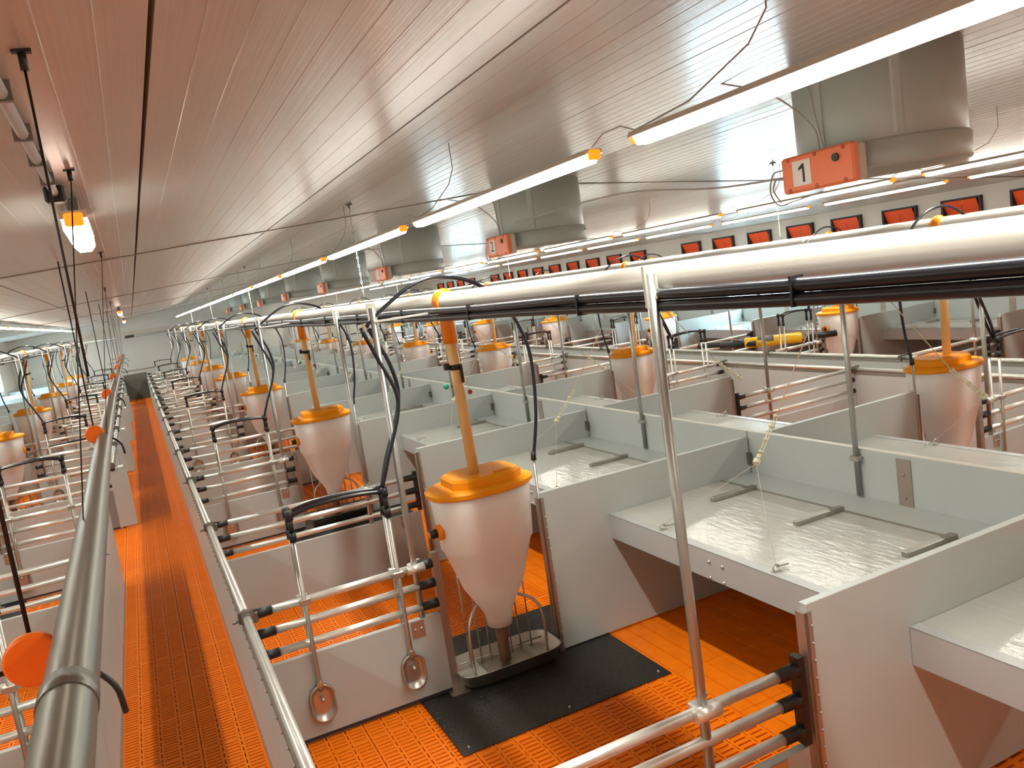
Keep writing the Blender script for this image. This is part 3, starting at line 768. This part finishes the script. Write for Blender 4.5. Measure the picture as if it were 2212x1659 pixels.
def lamp_row(row, x, z, y0, n, pitch=2.12, LL=1.88):
    LM = led_mesh(LL)
    al = bpy.data.lights.new('tube_light', 'AREA'); al.shape = 'RECTANGLE'; al.size = .034; al.size_y = LL-.12
    al.energy = LED_WATTS*LL/1.9; al.color = (1., .98, .87); al.spread = math.radians(135)
    zc = ceil_z(x)-z
    hg = B()
    hg.tube([(0, pitch+.03, .02), (0, pitch-.05, .05), (0, LL+.06, .05), (0, LL-.02, .02), (.0, LL-.30, .04), (0.01, LL-.55, .12), (.015, LL-.62, zc*.6), (.015, LL-.62, zc)], .0025, 6)
    hm = hg.mesh('hanger', CABLE)
    for i in range(-1, n):
        e = thing('led_tube_light', 'glowing white tube lamp, %s, %s' % (pos_word(i) if i >= 0 else 'the one behind the camera', RPL[row]), 'lamp', (x, y0+pitch*i, z),
              [('diffuser', LM[0]), ('housing', LM[1]), ('end_cap', LM[2]), ('end_cap', LM[3]), ('hanger', hm)], 'tube lamps '+rown[row])
        lo = bpy.data.objects.new('light_source', al); C.objects.link(lo); lo.parent = e; lo.location = (0, LL/2, -.0345)
lamp_row('R1', 1.56, 2.66, .27, 14, 2.2, 1.98)
lamp_row('R2', 5.71, 2.61, .30+.16, 15)
lamp_row('R3', 8.80, 2.655, 2.3, 14)
lamp_row('L1', -1.73, 2.665, .29, 15)
for i, y in enumerate((3.62, 18.4, 30.5)):
    z = 2.73
    sp = [('diffuser', B().extr_y(list(reversed([(-.045, .02), (-.045, -.02), (-.025, -.045), (.025, -.045), (.045, -.02), (.045, .02)])), .032, .76).mesh('diffuser', LEDA)),
          ('housing', B().box(-.048, .048, .02, .74, .02, .05).mesh('housing', BOXG)), ('end_cap', B().box(-.034, .034, 0, .03, -.012, .04, .006).mesh('end_cap', LEDEND)),
          ('mount', B().box(-.02, .02, .2, .5, .05, ceil_z(-.115)-z).mesh('mount', GALVC))]
    thing('aisle_lamp', 'short glowing lamp under the ceiling over the aisle, %s' % pos_word(i, 'of three'), 'lamp', (-.115, y, z), sp, 'lamps over the aisle')
# conduit on the ceiling over the aisle
zc = ceil_z(-.145)
b = B().tube([(0, -1, -.026), (0, 3.52, -.026)], .015, 10)
cl = [('clip', B().box(-.022, .022, y-.008, y+.008, -.044, 0).mesh('clip', GALVC)) for y in (.8, 1.5, 2.1, 2.5, 2.85, 3.2)]
thing('ceiling_conduit', 'dark grey conduit clipped to the ceiling over the aisle', 'pipe', (-.155, 0, zc), [('pipe', b.mesh('pipe', CABLE)), *cl, ('junction_box', B().box(-.035, .035, 3.46, 3.54, -.06, 0, .008).mesh('junction_box', BLACK))])

# ------------------------------------------------------------------ exhaust chimneys, control boxes
BOXN = mat('orange_box_recess', (.50, .08, .02), .5)
def chimney(i):
    y = 3.04+3.80*i; zt = ceil_z(XC)+.04
    def shaft(): return B().lathe([(.385, 2.64), (.40, 2.66), (.40, zt)], 0, 0, 40).mesh('shaft', CHIM)
    def rim(): return B().lathe([(.30, 2.60), (.36, 2.545), (.405, 2.535), (.412, 2.55), (.412, 2.655), (.402, 2.665), (.39, 2.665)], 0, 0, 40, caps=True).mesh('bottom_rim', CHIM)
    def bat():
        b = B().box(-.402, -.395, -.02, .02, 2.68, zt-.05); return b.mesh('seam_strip', CHIM)
    def bat2():
        a = [math.radians(t) for t in (229, 231, 235, 237)]
        return B().loft([[(.398*math.cos(t), .398*math.sin(t), z) for t in (a[0], a[3])]+[(.405*math.cos(t), .405*math.sin(t), z) for t in (a[2], a[1])] for z in (2.68, zt)], False).mesh('seam_strip', CHIM)
    thing('exhaust_chimney', 'wide round grey exhaust chimney over dividing wall, %s' % pos_word(i, 'of the line'), 'chimney', (XC, y, 0),
          [('shaft', cached('chs', shaft)), ('bottom_rim', cached('chr', rim)), ('seam_strip', cached('chb', bat)), ('seam_strip', cached('chb2', bat2)), ('rim_bolt', cached('chbo', lambda: B().sphere((.30, -.275, 2.62), .014, 8, 5).mesh('rim_bolt', GALVC)))], 'exhaust chimneys')
    # box faces the aisle
    zc0 = 2.575
    base = B().box(.03, .085, -.225, .225, -.086, .086, .012); lidb = B().box(-.012, .030, -.228, .228, -.090, .090, .010)
    kn = B().tube([(-.022, -.13, .035), (-.010, -.13, .035)], .019, 14)
    st = B().box(-.0145, -.0125, .030, .148, -.060, .062)
    notch = [cached(('cbn', yy, zz), lambda yy=yy, zz=zz: B().tube([(-.0145, yy, zz), (-.0105, yy, zz)], .011, 8).mesh('corner_recess', BOXN)) for yy in (-.175, 0, .175) for zz in (-.075, .075)]
    glands = [cached(('cbg', zz), lambda zz=zz: B().tube([(.045, .222, zz), (.045, .25, zz)], .013, 8).mesh('gland', BOXG)) for zz in (-.04, 0., .04)]
    cab = B()
    cab.tube(spline([(.045, .27, .04), (.04, .34, .03), (.04, .37, -.06), (.05, .33, -.13), (.06, .24, -.125), (.07, .05, -.105)], 5), .0045, 6)
    cab.tube(spline([(.045, .27, .0), (.04, .32, .0), (.05, .36, -.05), (.06, .32, -.12)], 5), .004, 6)
    cab.tube(spline([(.05, .02, .078), (.04, .05, .22), (-.10, .16, .40), (-.35, .28, .50)], 5), .0045, 6)
    cab.tube(spline([(.06, .0, .078), (.05, .02, .2), (.04, .05, .42)], 5), .0035, 6)
    me = cached('cbx', lambda: (base.mesh('base', BOXG), lidb.mesh('cover', BOXO), kn.mesh('knob', BLACK), st.mesh('sticker', WHITE), None, None, cab.mesh('cable', CABLE)))
    sp = [('base', me[0], [('gland', g) for g in glands]), ('cover', me[1], [('knob', me[2]), *[('corner_recess', g) for g in notch]]), ('cable', me[6])]
    e = thing('control_box', 'orange control box %son a chimney side, %s' % ('with numeral 1 ' if i == 0 else '', pos_word(i, 'of the line')), 'control box', (XC-.40-.085, y-.04, zc0), sp, 'orange control boxes on the chimneys')
    stk = ob('sticker', me[3], e)
    if i == 0:
        poly = [(.006, -.045), (.019, -.045), (.019, .045), (.009, .045), (-.018, .027), (-.018, .014), (.006, .024)]
        ob('numeral', B().loft([[(-.0146, .089-x, z) for x, z in poly], [(-.0158, .089-x, z) for x, z in poly]], False).mesh('numeral', INK), stk)
    elif i == 1:
        t = bpy.data.curves.new('numeral', 'FONT'); t.body = str(i+1); t.size = .135; t.extrude = .0006; t.align_x = 'CENTER'; t.align_y = 'CENTER'
        to = bpy.data.objects.new('tmp', t); C.objects.link(to); bpy.context.view_layer.update()
        dg = bpy.context.evaluated_depsgraph_get(); nm = bpy.data.meshes.new_from_object(to.evaluated_get(dg)); bpy.data.objects.remove(to)
        nm.materials.clear(); nm.materials.append(INK)
        for v in nm.vertices:
            x, yv, z = v.co; v.co = (-.0155-z, .089-x, yv+.001)
        ob('numeral', nm, stk)
for i in range(8): chimney(i)
# bar along under the chimneys / brown cable tray from box 1
thing('tension_cable', 'thin brown cable running from the first orange box along the chimneys', 'cable', (XC-.44, 3.25, 2.575), [('cable', B().tube(spline([(0, 0, 0), (.02, .6, .04), (.02, 1.6, .16), (.0, 3.2, .17)], 5), .006, 6).mesh('cable', CABLE))])

# ------------------------------------------------------------------ air inlets on the right wall
def inlets():
    fr = B(); Wd, z0, z1 = .62, 2.10, 2.47
    for (ya, yb, za, zb) in ((-.03, 0, z0, z1), (-Wd, -Wd+.03, z0, z1), (-Wd, 0, z0, z0+.025), (-Wd, 0, z1-.025, z1)):
        fr.box(-.055, .10, ya, yb, za, zb)
    fr = fr.mesh('frame', DARK)
    fl = B().loft([[(-.045, -.035, z1-.03), (-.035, -.035, z1-.03), (.095, -.035, z0+.03), (.085, -.035, z0+.03)], [(-.045, -Wd+.075, z1-.03), (-.035, -Wd+.075, z1-.03), (.095, -Wd+.075, z0+.03), (.085, -Wd+.075, z0+.03)]], False).mesh('flap', FLAP)
    bk = B().box(.10, .115, -Wd, 0, z0, z1).mesh('backing', DARK)
    hk = B().tube([(-.01, -.31, 2.36), (-.03, -.30, 2.33), (-.01, -.32, 2.28)], .005, 5).mesh('flap_hook', GALVC)
    for i, y in enumerate(INLETS):
        thing('air_inlet', 'orange flapped air inlet high in the right wall, %s' % pos_word(i, 'of the line'), 'air inlet', (WR, y, 0), [('frame', fr), ('flap', fl, [('flap_hook', hk)]), ('backing', bk)], 'air inlets in the right wall')
inlets()

# ------------------------------------------------------------------ yellow roll and black sleeves on the far gate
yr = ob('yellow_roll', None, loc=(8.00, 9.0, .87)); tag(yr, 'yellow wrapped roll lying across the far gate rails', 'roll')
ob('cover', B().tube([(-.14, .22, 0), (-.12, .20, 0), (.42, -.30, .0), (.44, -.32, 0)], [.06, .075, .075, .06], 16).mesh('cover', YEL), yr)
ob('sleeve_end', B().tube([(-.24, .33, 0), (-.13, .21, 0)], .066, 14).mesh('sleeve_end', BLACK), yr)
ob('label_patch', B().tube([(.0, .09, .004), (.16, -.06, .004)], .0745, 16).mesh('label_patch', GATEEND), yr)
for i, (x0, y0, x1, y1) in enumerate(((7.70, 9.55, 7.92, 9.05), (7.62, 9.95, 7.95, 9.35), (8.50, 8.68, 8.85, 8.45))):
    t = ob('pipe_sleeve', B().tube([(0, 0, 0), (x1-x0, y1-y0, 0)], .042, 12).mesh('pipe_sleeve', BLACK), loc=(x0, y0, .86))
    tag(t, ['black foam sleeve just left of the yellow roll', 'black foam sleeve farthest left of the yellow roll', 'black foam sleeve just right of the yellow roll'][i], 'sleeve')
print('objects', len(bpy.data.objects))
